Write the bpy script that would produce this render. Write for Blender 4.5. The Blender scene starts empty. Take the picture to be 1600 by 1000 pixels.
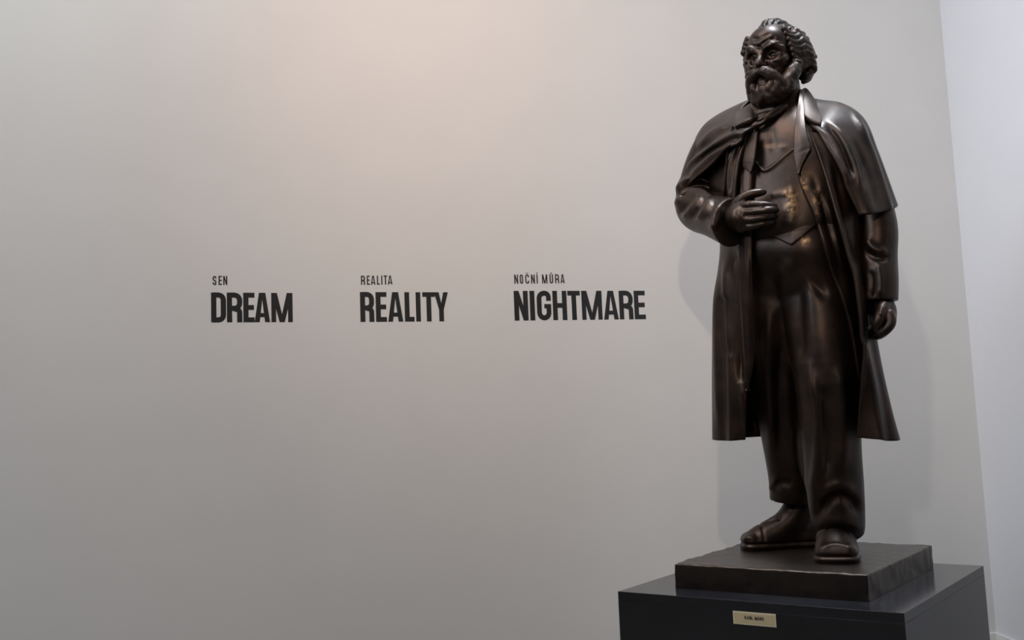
import bpy, bmesh, math
import numpy as np
from mathutils import Matrix, Vector
from mathutils.bvhtree import BVHTree

# ------------------------------------------------------------------ camera, world, lights
sc = bpy.context.scene
col = sc.collection
F_PX, PITCH, CY, ROLL, CX = 1714.2, 0.1206, 421.7, -0.0405, 807.6
CAM = np.array([0.0, 0.0, 1.6])
_c, _s = math.cos(PITCH), math.sin(PITCH)
_cr, _sr = math.cos(ROLL), math.sin(ROLL)
FW = np.array([0, _c, _s])
_R, _U = np.array([1.0, 0, 0]), np.array([0, -_s, _c])
RX = _cr * _R + _sr * _U
UX = -_sr * _R + _cr * _U
cam = bpy.data.cameras.new('camera')
cam.sensor_width = 36.0
cam.lens = F_PX / 1600 * 36
cam.shift_x = -(CX - 800) / 1600
cam.shift_y = -(500 - CY) / 1600
cam.clip_start = 0.05
cam_o = bpy.data.objects.new('camera', cam)
col.objects.link(cam_o)
m = Matrix.Identity(4)
for i in range(3):
    m[i][0], m[i][1], m[i][2], m[i][3] = RX[i], UX[i], -FW[i], CAM[i]
cam_o.matrix_world = m
sc.camera = cam_o

world = bpy.data.worlds.new('world')
sc.world = world
world.use_nodes = True
bg = world.node_tree.nodes['Background']
bg.inputs[0].default_value = (0.52, 0.68, 1.0, 1)
bg.inputs[1].default_value = 0.05

sc.view_settings.view_transform = 'Standard'
sc.view_settings.look = 'None'
sc.view_settings.gamma = 1.0
sc.view_settings.exposure = 0.0
sc.view_settings.use_curve_mapping = False


def lamp(name, kind, loc, target, power, color, **kw):
    d = bpy.data.lights.new(name, kind)
    d.energy, d.color = power, color
    for k, v in kw.items():
        setattr(d, k, v)
    o = bpy.data.objects.new(name, d)
    col.objects.link(o)
    o.location = loc
    o.rotation_euler = (Vector(target) - Vector(loc)).to_track_quat('-Z', 'Y').to_euler()
    return o


# a wide roof light, a narrow light shaft over the statue, a warm track spot near the camera,
# a warm spot washing the wall, a weak side window
lamp('roof_light', 'AREA', (-2.5, 2.6, 7.4), (-2.5, 2.8, 0), 362, (1.0, 1.0, 0.985), shape='RECTANGLE', size=4.0, size_y=3.0)
lamp('roof_light', 'AREA', (1.3, 4.1, 7.4), (1.2, 4.3, 0), 44, (1.0, 0.97, 0.95), shape='RECTANGLE', size=5.0, size_y=2.6)
lamp('light_shaft', 'AREA', (1.65, 4.2, 6.8), (1.25, 4.30, 2.6), 18, (0.74, 0.87, 1.0), shape='RECTANGLE', size=1.3, size_y=1.0, spread=0.45)
lamp('gallery_spot', 'SPOT', (0.17, 1.0, 3.06), (1.05, 5.4, 2.9), 128, (1.0, 0.86, 0.71), spot_size=1.3, spot_blend=1.0, shadow_soft_size=0.04)
lamp('wall_spot', 'SPOT', (0.0, 3.6, 4.2), (-0.05, 5.3, 2.9), 38, (1.0, 0.42, 0.17), spot_size=2.4, spot_blend=1.0, shadow_soft_size=0.08)
lamp('side_window', 'AREA', (-2.5, 2.4, 4.2), (4.2, 5.6, 2.6), 14, (0.77, 0.87, 1.0), shape='RECTANGLE', size=1.6, size_y=1.6, spread=1.0)


# ------------------------------------------------------------------ projection helpers
def project(P):
    d = np.asarray(P, float) - CAM
    z = d @ FW
    return CX + F_PX * (d @ RX) / z, CY - F_PX * (d @ UX) / z, z


def ray(px, py):
    return FW + (px - CX) / F_PX * RX - (py - CY) / F_PX * UX


def on_plane(px, py, p0, n):
    r = ray(px, py)
    return CAM + r * ((np.asarray(p0) - CAM) @ n) / (r @ n)


HD = 0.75                       # camera height above the pedestal top
PZ = 1.6 - HD                   # pedestal top
PYAW, SYAW = -0.6188, -0.6228
PB = np.array([1.6636, 5.0498]) * HD          # pedestal front right corner
PW = 1.478 * HD
pa = np.array([math.cos(PYAW), math.sin(PYAW)]); pb = np.array([-pa[1], pa[0]])
SB = np.array([1.5984, 5.3392]) * HD
SW, SL, SH = 1.0248 * HD, 1.0828 * HD, 0.1266 * HD
sa = np.array([math.cos(SYAW), math.sin(SYAW)]); sb = np.array([-sa[1], sa[0]])
SC = SB - sa * SW / 2 + sb * SL / 2
SZ = PZ + SH                    # top of the bronze slab
BC = np.array([SC[0], SC[1], SZ])             # base centre of the figure
BF = np.array([-sb[0], -sb[1], 0.0])          # figure's front
BL = np.array([sa[0], sa[1], 0.0])            # figure's left (right in the photo)
UPV = np.array([0, 0, 1.0])


def V(px, py, t):
    """point seen at (px, py) on the plane t metres in front of the figure's middle"""
    return on_plane(px, py, BC + BF * t, BF)


def G(px, py, z=None):
    return on_plane(px, py, np.array([0, 0, SZ if z is None else z]), UPV)


# ------------------------------------------------------------------ mesh helpers
def make_mesh(name, verts, faces, mat=None, parent=None, smooth=True):
    verts = np.asarray(verts, np.float64)
    if parent is not None:
        verts = verts - np.array(parent_origin(parent))
    me = bpy.data.meshes.new(name)
    me.vertices.add(len(verts))
    me.vertices.foreach_set('co', verts.astype(np.float32).ravel())
    if isinstance(faces, np.ndarray):
        k = faces.shape[1]
        loops = faces.ravel().astype(np.int32)
        starts = np.arange(0, len(loops), k, dtype=np.int32)
        tot = np.full(len(faces), k, np.int32)
    else:
        tot = np.array([len(f) for f in faces], np.int32)
        loops = np.concatenate([np.asarray(f, np.int32) for f in faces])
        starts = np.concatenate([[0], np.cumsum(tot)[:-1]]).astype(np.int32)
    me.loops.add(len(loops)); me.polygons.add(len(tot))
    me.loops.foreach_set('vertex_index', loops)
    me.polygons.foreach_set('loop_start', starts)
    me.polygons.foreach_set('loop_total', tot)
    me.polygons.foreach_set('use_smooth', np.full(len(tot), smooth))
    me.update(calc_edges=True)
    me.validate()
    if mat: me.materials.append(mat)
    o = bpy.data.objects.new(name, me)
    col.objects.link(o)
    if parent is not None: o.parent = parent
    return o


def parent_origin(o):
    v = Vector((0, 0, 0))
    while o is not None:
        v += o.location; o = o.parent
    return v


def empty(name, loc, label, cat, group=None):
    o = bpy.data.objects.new(name, None)
    o.empty_display_size = 0.1
    col.objects.link(o)
    o.location = loc
    o['label'] = label; o['category'] = cat
    if group: o['group'] = group
    return o


def normals(v, f):
    """area weighted vertex normals of a quad mesh"""
    a, b, c, d = (v[f[:, i]] for i in range(4))
    n = np.cross(c - a, d - b)
    out = np.zeros_like(v)
    for i in range(4):
        for k in range(3):
            out[:, k] += np.bincount(f[:, i], n[:, k], len(v))
    return out / (np.linalg.norm(out, axis=1, keepdims=True) + 1e-12)


def smoothstep(a, b, x):
    t = np.clip((x - a) / (b - a), 0, 1)
    return t * t * (3 - 2 * t)


def poly_dist(qx, qy, pts):
    """distance, signed side and run length fraction to a polyline"""
    pts = np.asarray(pts, float)
    seg = np.linalg.norm(pts[1:] - pts[:-1], axis=1); L = seg.sum(); acc = 0
    best = np.full(len(qx), 1e9); side = np.zeros(len(qx)); run = np.zeros(len(qx))
    for i in range(len(seg)):
        ax, ay = pts[i]; bx, by = pts[i + 1] - pts[i]
        t = np.clip(((qx - ax) * bx + (qy - ay) * by) / (seg[i] ** 2 + 1e-9), 0, 1)
        ex, ey = qx - ax - t * bx, qy - ay - t * by
        d = np.hypot(ex, ey); u = d < best
        best[u] = d[u]; side[u] = (bx * ey - by * ex)[u]; run[u] = ((acc + t * seg[i]) / L)[u]
        acc += seg[i]
    return best, side, run


def curve2(pts, n=24):
    return cr1(np.asarray(pts, float), n)


def cr1(P, n):
    """Catmull-Rom through the points along axis 0"""
    P = np.asarray(P, float); mm = len(P)
    if mm == 2:
        t = np.linspace(0, 1, n).reshape((-1,) + (1,) * (P.ndim - 1))
        return P[0] * (1 - t) + P[1] * t
    E_ = np.concatenate([[2 * P[0] - P[1]], P, [2 * P[-1] - P[-2]]])
    x = np.linspace(0, mm - 1, n); i = np.minimum(x.astype(int), mm - 2)
    t = (x - i).reshape((-1,) + (1,) * (P.ndim - 1))
    p0, p1, p2, p3 = E_[i], E_[i + 1], E_[i + 2], E_[i + 3]
    return 0.5 * (2 * p1 + (p2 - p0) * t + (2 * p0 - 5 * p1 + 4 * p2 - p3) * t ** 2 + (3 * p1 - p0 - 3 * p2 + p3) * t ** 3)


def sculpt(v, f, strokes, nrm=None):
    """chisel strokes: ('r', width, height, path) ridge or groove, ('s', width, height, path) step with its raised side right of the path"""
    v = v.copy()
    for st in strokes:
        kind, w, h, pts = st[:4]
        pts = curve2(pts, max(8, 6 * len(pts))) if len(pts) > 2 else np.asarray(pts, float)
        x, y, z = project(v)
        lo, hi = pts.min(0) - 4 * w, pts.max(0) + 4 * w
        idx = np.where((x > lo[0]) & (x < hi[0]) & (y > lo[1]) & (y < hi[1]))[0]
        if not len(idx): continue
        n = normals(v, f) if nrm is None else nrm
        vd = CAM - v[idx]; vd /= np.linalg.norm(vd, axis=1, keepdims=True)
        face = smoothstep(-0.05, 0.25, (n[idx] * vd).sum(1))
        d, side, run = poly_dist(x[idx], y[idx], pts)
        end = smoothstep(-0.02, 0.22, run) * smoothstep(1.02, 0.78, run) if len(st) < 5 else 1.0
        if kind == 'r':
            a = np.exp(-(d / w) ** 2)
        else:
            sd = np.where(side > 0, d, -d)
            a = np.where(sd > 0, np.exp(-(sd / w)), 0) * smoothstep(-0.6, 0.9, sd)
        v[idx] += n[idx] * (h * a * face * end)[:, None]
    return v


def vnoise(p, seed=0):
    """smooth value noise on points (n,3), about -1..1"""
    i = np.floor(p).astype(np.int64); t = p - i; t = t * t * (3 - 2 * t)
    def hsh(x, y, z):
        h = (x * 374761393 + y * 668265263 + z * 2147483647 + seed * 974711) & 0xffffffff
        h = ((h ^ (h >> 13)) * 1274126177) & 0xffffffff
        return ((h ^ (h >> 16)) & 0xffff) / 32767.5 - 1
    r = 0
    for a in (0, 1):
        for b in (0, 1):
            for c in (0, 1):
                w = (t[:, 0] if a else 1 - t[:, 0]) * (t[:, 1] if b else 1 - t[:, 1]) * (t[:, 2] if c else 1 - t[:, 2])
                r = r + w * hsh(i[:, 0] + a, i[:, 1] + b, i[:, 2] + c)
    return r


# ------------------------------------------------------------------ distance-field modelling
class Field:
    def __init__(self, lo, hi, h):
        self.lo = np.asarray(lo, float); self.h = h
        self.n = np.ceil((np.asarray(hi) - self.lo) / h).astype(int) + 1
        self.F = np.full(self.n, 1.0, np.float32)

    def sub(self, lo, hi):
        a = np.clip(np.floor((np.asarray(lo) - self.lo) / self.h).astype(int), 0, self.n)
        b = np.clip(np.ceil((np.asarray(hi) - self.lo) / self.h).astype(int) + 1, 0, self.n)
        ax = [(self.lo[k] + self.h * np.arange(a[k], b[k])).astype(np.float32) for k in range(3)]
        return tuple(slice(a[k], b[k]) for k in range(3)), ax[0][:, None, None], ax[1][None, :, None], ax[2][None, None, :]

    def mix(self, sl, d, k, op):
        A = self.F[sl]
        if op == 'cut':
            d = -d
            hh = np.maximum(k - np.abs(A - d), 0) / max(k, 1e-6)
            self.F[sl] = np.maximum(A, d) + hh * hh * k * 0.25
        else:
            hh = np.maximum(k - np.abs(A - d), 0) / max(k, 1e-6)
            self.F[sl] = np.minimum(A, d) - hh * hh * k * 0.25

    def cap(self, a, b, ra, rb, k=0.01, op='add'):
        a, b = np.asarray(a, float), np.asarray(b, float)
        pad = max(ra, rb) + k + 4 * self.h
        sl, X, Y, Z = self.sub(np.minimum(a, b) - pad, np.maximum(a, b) + pad)
        if 0 in self.F[sl].shape: return
        ab = b - a; L2 = ab @ ab + 1e-12
        t = np.clip(((X - a[0]) * ab[0] + (Y - a[1]) * ab[1] + (Z - a[2]) * ab[2]) / L2, 0, 1)
        d = np.sqrt((X - a[0] - t * ab[0]) ** 2 + (Y - a[1] - t * ab[1]) ** 2 + (Z - a[2] - t * ab[2]) ** 2) - (ra + (rb - ra) * t)
        self.mix(sl, d, k, op)

    def chain(self, pts, radii, k=0.01, n=None, op='add'):
        P = np.asarray(pts, float); r = np.asarray(radii, float)
        if n:
            P = cr1(P, n); r = np.maximum(cr1(r, n), 0.001)
        for i in range(len(P) - 1):
            self.cap(P[i], P[i + 1], r[i], r[i + 1], k, op)

    def ell(self, c, r, k=0.01, axes=None, op='add'):
        c, r = np.asarray(c, float), np.asarray(r, float)
        pad = r.max() + k + 4 * self.h
        sl, X, Y, Z = self.sub(c - pad, c + pad)
        if 0 in self.F[sl].shape: return
        X, Y, Z = X - c[0], Y - c[1], Z - c[2]
        if axes is not None:
            A = np.asarray(axes, float)
            X, Y, Z = (A[i][0] * X + A[i][1] * Y + A[i][2] * Z for i in range(3))
        k0 = np.sqrt((X / r[0]) ** 2 + (Y / r[1]) ** 2 + (Z / r[2]) ** 2)
        k1 = np.sqrt((X / r[0] ** 2) ** 2 + (Y / r[1] ** 2) ** 2 + (Z / r[2] ** 2) ** 2) + 1e-9
        self.mix(sl, k0 * (k0 - 1) / k1, k, op)

    def half(self, p, n, k=0.004):
        """keep only the side the normal points away from"""
        sl, X, Y, Z = self.sub(self.lo, self.lo + self.h * self.n)
        n = np.asarray(n, float) / np.linalg.norm(n)
        d = (X - p[0]) * n[0] + (Y - p[1]) * n[1] + (Z - p[2]) * n[2]
        self.mix(sl, -d, k, 'cut')

    def mesh(self, relax=1):
        F = self.F.copy()
        F[0], F[-1] = 1, 1; F[:, 0], F[:, -1] = 1, 1; F[:, :, 0], F[:, :, -1] = 1, 1
        S = F < 0
        nx, ny, nz = (self.n - 1)
        cnt = np.zeros((nx, ny, nz), np.int8)
        for a in (0, 1):
            for b in (0, 1):
                for c in (0, 1):
                    cnt += S[a:a + nx, b:b + ny, c:c + nz]
        act = (cnt > 0) & (cnt < 8)
        ci = np.argwhere(act)
        ids = np.full(act.shape, -1, np.int32); ids[act] = np.arange(len(ci))
        acc = np.zeros((len(ci), 3)); num = np.zeros(len(ci))
        for ax in range(3):
            o1, o2 = [k for k in range(3) if k != ax]
            for i in (0, 1):
                for j in (0, 1):
                    p = ci.copy(); p[:, o1] += i; p[:, o2] += j
                    q = p.copy(); q[:, ax] += 1
                    fa = F[p[:, 0], p[:, 1], p[:, 2]]; fb = F[q[:, 0], q[:, 1], q[:, 2]]
                    cr = (fa < 0) != (fb < 0)
                    t = np.where(cr, fa / np.where(cr, fa - fb, 1), 0)
                    w = p.astype(float); w[:, ax] += t
                    acc[cr] += w[cr]; num[cr] += 1
        v = self.lo + self.h * (acc / num[:, None])
        quads = []
        for ax in range(3):
            o1, o2 = [(1, 2), (2, 0), (0, 1)][ax]
            sl0 = [slice(None)] * 3; sl1 = [slice(None)] * 3
            sl0[ax] = slice(0, -1); sl1[ax] = slice(1, None)
            A, B = S[tuple(sl0)], S[tuple(sl1)]
            e = np.argwhere(A != B)
            e = e[(e[:, o1] > 0) & (e[:, o2] > 0) & (e[:, o1] < self.n[o1] - 1) & (e[:, o2] < self.n[o2] - 1)]
            inside = A[e[:, 0], e[:, 1], e[:, 2]]
            def idx(d1, d2):
                g = e.copy(); g[:, o1] -= d1; g[:, o2] -= d2
                return ids[g[:, 0], g[:, 1], g[:, 2]]
            q = np.stack([idx(1, 1), idx(0, 1), idx(0, 0), idx(1, 0)], 1)
            q[~inside] = q[~inside][:, ::-1]
            quads.append(q)
        f = np.concatenate(quads); f = f[(f >= 0).all(1)]
        for _ in range(relax):
            v = relax_mesh(v, f, 0.5)
        return v, f


def relax_mesh(v, f, w):
    s = np.zeros_like(v); c = np.zeros(len(v))
    for i in range(4):
        a, b = f[:, i], f[:, (i + 1) % 4]
        for k in range(3):
            s[:, k] += np.bincount(a, v[b, k], len(v)) + np.bincount(b, v[a, k], len(v))
        c += np.bincount(a, minlength=len(v)) + np.bincount(b, minlength=len(v))
    c = np.maximum(c, 1)
    return v * (1 - w) + w * s / c[:, None]


# ------------------------------------------------------------------ sheets of cloth
def net(rows, nu, nv):
    P = np.array([[V(*p) for p in r] for r in rows])
    return net3(P, nu, nv)


def net3(P, nu, nv):
    g = cr1(np.asarray(P, float), nv)
    return cr1(g.transpose(1, 0, 2), nu).transpose(1, 0, 2)


def grid_faces(nv, nu, off=0, flip=False):
    i = np.arange(nv * nu).reshape(nv, nu) + off
    q = np.stack([i[:-1, :-1], i[:-1, 1:], i[1:, 1:], i[1:, :-1]], -1).reshape(-1, 4)
    return q[:, ::-1] if flip else q


def sheet(g, thick, strokes=(), flip=False, post=None, edge_round=True):
    """closed slab of cloth from a grid of points; thickness goes inward"""
    nv, nu = g.shape[:2]
    f = grid_faces(nv, nu, 0, flip)
    v = g.reshape(-1, 3)
    if strokes: v = sculpt(v, f, strokes)
    if post is not None: v = post(v, f)
    n = normals(v, f)
    w = v - n * thick
    N = nv * nu
    f2 = grid_faces(nv, nu, N, not flip)
    i = np.arange(N).reshape(nv, nu)
    ring = np.concatenate([i[0, :-1], i[:-1, -1], i[-1, :0:-1], i[:0:-1, 0]])
    nxt = np.roll(ring, -1)
    rim = np.stack([nxt, ring, ring + N, nxt + N], 1)
    if flip: rim = rim[:, ::-1]
    if edge_round:       # soften the outer edge a little
        v = v.copy(); v[ring] -= n[ring] * thick * 0.3
    return np.concatenate([v, w]), np.concatenate([f, f2, rim])


def bvh(parts):
    vs, fs, o = [], [], 0
    for v, f in parts:
        vs.append(v); fs += (np.asarray(f) + o).tolist(); o += len(v)
    return BVHTree.FromPolygons(np.concatenate(vs).tolist(), fs)


def patch(tree, top, bottom, nu, nv, lift, smooth=6, mid=None):
    """cloth laid over what lies behind it: 'top' and 'bottom' are [(u, px, py), ...] edges"""
    us = np.linspace(0, 1, nu)
    def edge(e):
        e = np.array(e, float)
        return np.stack([np.interp(us, e[:, 0], e[:, 1]), np.interp(us, e[:, 0], e[:, 2])], 1)
    curves = [edge(top)] + ([edge(k) for k in mid] if mid else []) + [edge(bottom)]
    pix = cr1(np.array(curves), nv)
    dep = np.full((nv, nu), np.nan)
    for i in range(nv):
        for j in range(nu):
            r = ray(*pix[i, j]); L = np.linalg.norm(r)
            hit = tree.ray_cast(Vector(CAM), Vector(r / L), 20)
            if hit[0] is not None: dep[i, j] = hit[3] / L
    good = ~np.isnan(dep)
    if not good.all():
        gi = np.argwhere(good)
        for i, j in np.argwhere(~good):
            k = gi[np.argmin(((gi - (i, j)) ** 2).sum(1))]
            dep[i, j] = dep[k[0], k[1]]
    for _ in range(smooth):
        e = np.pad(dep, 1, mode='edge')
        dep = 0.5 * dep + 0.125 * (e[:-2, 1:-1] + e[2:, 1:-1] + e[1:-1, :-2] + e[1:-1, 2:])
    g = np.zeros((nv, nu, 3))
    for i in range(nv):
        for j in range(nu):
            g[i, j] = CAM + ray(*pix[i, j]) * dep[i, j]
    n = normals(g.reshape(-1, 3), grid_faces(nv, nu)).reshape(nv, nu, 3)
    if (n[nv // 2, nu // 2] @ (CAM - g[nv // 2, nu // 2])) < 0: n = -n
    lf = np.asarray(lift)
    if lf.ndim: lf = np.interp(np.linspace(0, 1, nv), np.linspace(0, 1, len(lf)), lf)[:, None, None]
    return g + n * lf


def facing(g):
    """grid's winding: True when it has to be flipped to face the camera"""
    nv, nu = g.shape[:2]
    n = normals(g.reshape(-1, 3), grid_faces(nv, nu)).reshape(nv, nu, 3)
    return float((n * (CAM - g)).sum(-1).mean()) < 0


# ------------------------------------------------------------------ materials
def new_mat(name):
    mt = bpy.data.materials.new(name); mt.use_nodes = True
    nt = mt.node_tree; b = nt.nodes['Principled BSDF']
    return mt, nt, b


def nd(nt, kind, **kw):
    n = nt.nodes.new(kind)
    for k, v in kw.items():
        if k in n.inputs: n.inputs[k].default_value = v
        else: setattr(n, k, v)
    return n


def ramp(nt, src, stops):
    r = nt.nodes.new('ShaderNodeValToRGB')
    el = r.color_ramp.elements
    while len(el) < len(stops): el.new(0.5)
    for e, (p, c) in zip(el, stops):
        e.position = p; e.color = (*c, 1) if len(c) == 3 else c
    nt.links.new(src, r.inputs[0])
    return r


def bronze(name, dark, light, rough=(0.35, 0.50), metal=0.85, scale=9.0, bump=0.15, worn=(), coat=0.16):
    mt, nt, b = new_mat(name)
    L = nt.links.new
    geo = nd(nt, 'ShaderNodeNewGeometry')
    n1 = nd(nt, 'ShaderNodeTexNoise', Scale=scale, Detail=6.0, Roughness=0.6)
    L(geo.outputs['Position'], n1.inputs['Vector'])
    r1 = ramp(nt, n1.outputs[0], [(0.28, dark), (0.75, light)])
    cur = r1.outputs[0]
    n2 = nd(nt, 'ShaderNodeTexNoise', Scale=scale * 6, Detail=4.0, Roughness=0.65)
    L(geo.outputs['Position'], n2.inputs['Vector'])
    for (c, rad, stretch) in worn:               # patches rubbed down to brighter metal
        mp = nd(nt, 'ShaderNodeMapping')
        mp.vector_type = 'POINT'
        mp.inputs['Location'].default_value = tuple(-c[k] / (rad * (stretch if k == 2 else 1)) for k in range(3))
        mp.inputs['Scale'].default_value = (1 / rad, 1 / rad, 1 / (rad * stretch))
        L(geo.outputs['Position'], mp.inputs['Vector'])
        g = nd(nt, 'ShaderNodeTexGradient', gradient_type='SPHERICAL')
        L(mp.outputs[0], g.inputs[0])
        mul = nd(nt, 'ShaderNodeMath', operation='MULTIPLY')
        L(g.outputs['Fac'], mul.inputs[0]); 
        r2 = ramp(nt, n2.outputs[0], [(0.46, (0, 0, 0)), (0.62, (1, 1, 1))])
        L(r2.outputs[0], mul.inputs[1])
        mx = nd(nt, 'ShaderNodeMixRGB')
        mx.inputs[2].default_value = (0.30, 0.18, 0.09, 1)
        L(mul.outputs[0], mx.inputs[0]); L(cur, mx.inputs[1])
        cur = mx.outputs[0]
    L(cur, b.inputs['Base Color'])
    b.inputs['Metallic'].default_value = metal
    b.inputs['Coat Weight'].default_value = coat
    b.inputs['Coat Roughness'].default_value = 0.40
    b.inputs['Coat IOR'].default_value = 1.6
    mr = nd(nt, 'ShaderNodeMapRange')
    mr.inputs['To Min'].default_value, mr.inputs['To Max'].default_value = rough
    L(n2.outputs[0], mr.inputs[0]); L(mr.outputs[0], b.inputs['Roughness'])
    bp = nd(nt, 'ShaderNodeBump', Strength=bump, Distance=0.004)
    L(n2.outputs[0], bp.inputs['Height']); L(bp.outputs[0], b.inputs['Normal'])
    return mt


worn_spots = [(V(1235, 312, 0.22), 0.040, 2.2), (V(1277, 312, 0.2), 0.032, 2.2), (V(1256, 288, 0.2), 0.026, 1.6),
              (V(1257, 376, 0.2), 0.030, 0.9), (V(1214, 106, 0.12), 0.02, 1.0), (V(1370, 425, 0.05), 0.03, 2.2), (V(1372, 395, 0.05), 0.02, 1.0)]
M_BRONZE = bronze('bronze_patina', (0.007, 0.0038, 0.0024), (0.040, 0.021, 0.0125), worn=worn_spots)
M_HAIR = bronze('bronze_hair', (0.007, 0.0045, 0.0034), (0.042, 0.024, 0.016), rough=(0.42, 0.6), scale=18)
M_SLAB = bronze('bronze_slab', (0.014, 0.009, 0.007), (0.050, 0.032, 0.022), rough=(0.32, 0.48), coat=0.38, scale=6, bump=0.3)


def paint(name, colr, rough=0.7, scale=3.0, var=0.03, bump=0.05, bscale=120.0):
    mt, nt, b = new_mat(name)
    L = nt.links.new
    geo = nd(nt, 'ShaderNodeNewGeometry')
    n1 = nd(nt, 'ShaderNodeTexNoise', Scale=scale, Detail=4.0)
    L(geo.outputs['Position'], n1.inputs['Vector'])
    r1 = ramp(nt, n1.outputs[0], [(0.3, tuple(c * (1 - var) for c in colr)), (0.7, tuple(min(1, c * (1 + var)) for c in colr))])
    L(r1.outputs[0], b.inputs['Base Color'])
    b.inputs['Roughness'].default_value = rough
    n2 = nd(nt, 'ShaderNodeTexNoise', Scale=bscale, Detail=3.0)
    L(geo.outputs['Position'], n2.inputs['Vector'])
    bp = nd(nt, 'ShaderNodeBump', Strength=bump, Distance=0.002)
    L(n2.outputs[0], bp.inputs['Height']); L(bp.outputs[0], b.inputs['Normal'])
    return mt


M_WALL = paint('wall_paint', (0.76, 0.75, 0.73), 0.75, var=0.012)
M_WALL2 = paint('side_wall_paint', (0.73, 0.745, 0.79), 0.75, var=0.01)
M_TRIM = paint('skirting_paint', (0.80, 0.80, 0.80), 0.45, var=0.01)
M_FLOOR = paint('floor_concrete', (0.16, 0.155, 0.15), 0.5, scale=2, var=0.12)
M_CEIL = paint('ceiling_paint', (0.35, 0.35, 0.35), 0.9)
M_BLACK = paint('black_lacquer', (0.010, 0.010, 0.012), 0.15, scale=8, var=0.2, bump=0.05, bscale=40)
M_PLATE = paint('plate_brass', (0.50, 0.41, 0.25), 0.45, scale=60, var=0.06)
M_PLATE_EDGE = paint('plate_edge', (0.62, 0.55, 0.40), 0.4)
M_INK = paint('black_vinyl', (0.012, 0.012, 0.013), 0.55, var=0.05)

# ------------------------------------------------------------------ the room
WYAW = 0.3609
WN = np.array([math.sin(WYAW), -math.cos(WYAW), 0])        # wall normal, into the room
WD = np.array([math.cos(WYAW), math.sin(WYAW), 0])
SKIRT = 0.15
rc = ray(1556.5, 987)
CORNER = CAM + rc * ((SKIRT - CAM[2]) / rc[2]); CORNER[2] = 0
r2_ = ray(1586, 999.5)
q_ = CAM + r2_ * ((SKIRT - CAM[2]) / r2_[2]); q_[2] = 0
RD = (q_ - CORNER); RD /= np.linalg.norm(RD)               # along the right wall, towards the camera
RN = np.array([RD[1], -RD[0], 0])
if RN @ (CAM - CORNER) < 0: RN = -RN
WALL_H = 8.0


def slab(name, p, q, n, z0, z1, th, mat, kind='structure', parent=None):
    """upright slab with its face running from p to q, its thickness away from n"""
    p, q = np.array(p[:2]), np.array(q[:2]); b = np.array(n[:2]) * -th
    v = [(*p, z0), (*q, z0), (*(q + b), z0), (*(p + b), z0), (*p, z1), (*q, z1), (*(q + b), z1), (*(p + b), z1)]
    f = [(3, 2, 1, 0), (4, 5, 6, 7), (0, 1, 5, 4), (1, 2, 6, 5), (2, 3, 7, 6), (3, 0, 4, 7)]
    o = make_mesh(name, v, f, mat, parent, smooth=False)
    fix_normals(o)
    if kind: o['kind'] = kind
    return o


def fix_normals(o):
    bm = bmesh.new(); bm.from_mesh(o.data)
    bmesh.ops.recalc_face_normals(bm, faces=bm.faces)
    bm.to_mesh(o.data); bm.free()


slab('wall_back', CORNER - WD * 9.0, CORNER, WN, 0, WALL_H, 0.2, M_WALL)
slab('wall_right', CORNER, CORNER + RD * 5.5, RN, 0, WALL_H, 0.2, M_WALL2)
for nm, p, q, n in (('baseboard_back', CORNER - WD * 9.0, CORNER, WN), ('baseboard_right', CORNER, CORNER + RD * 5.5, RN)):
    o = slab(nm, p, q, n, 0, SKIRT, 0.0, M_TRIM)
    bpy.data.objects.remove(o)
    o = slab(nm, np.array(p) + np.array(n) * 0.014, np.array(q) + np.array(n) * 0.014, n, 0, SKIRT, 0.014, M_TRIM)
    bv = o.modifiers.new('bevel', 'BEVEL'); bv.width = 0.004; bv.segments = 2
fl = make_mesh('floor', [(-8, -5, 0), (8, -5, 0), (8, 10, 0), (-8, 10, 0), (-8, -5, -.1), (8, -5, -.1), (8, 10, -.1), (-8, 10, -.1)],
               [(0, 1, 2, 3), (7, 6, 5, 4), (0, 4, 5, 1), (1, 5, 6, 2), (2, 6, 7, 3), (3, 7, 4, 0)], M_FLOOR, smooth=False)
fix_normals(fl); fl['kind'] = 'structure'

# ------------------------------------------------------------------ pedestal
PA = PB - pa * PW; PC = PB + pb * PW; PD = PA + pb * PW
ped = empty('pedestal', (*((PB + PD) / 2), 0), 'black lacquered square pedestal with a small brass nameplate, under the bronze statue', 'pedestal')


def box(name, p4, z0, z1, mat, parent, bevel=0.003):
    v = [(*p, z0) for p in p4] + [(*p, z1) for p in p4]
    f = [(3, 2, 1, 0), (4, 5, 6, 7), (0, 1, 5, 4), (1, 2, 6, 5), (2, 3, 7, 6), (3, 0, 4, 7)]
    o = make_mesh(name, v, f, mat, parent, smooth=False)
    fix_normals(o)
    bv = o.modifiers.new('bevel', 'BEVEL'); bv.width = bevel; bv.segments = 2
    return o


box('body', [PA, PB, PC, PD], 0.0, PZ - 0.035, M_BLACK, ped, 0.001)
box('top_panel', [PA, PB, PC, PD], PZ - 0.0349, PZ, M_BLACK, ped, 0.0015)

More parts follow.
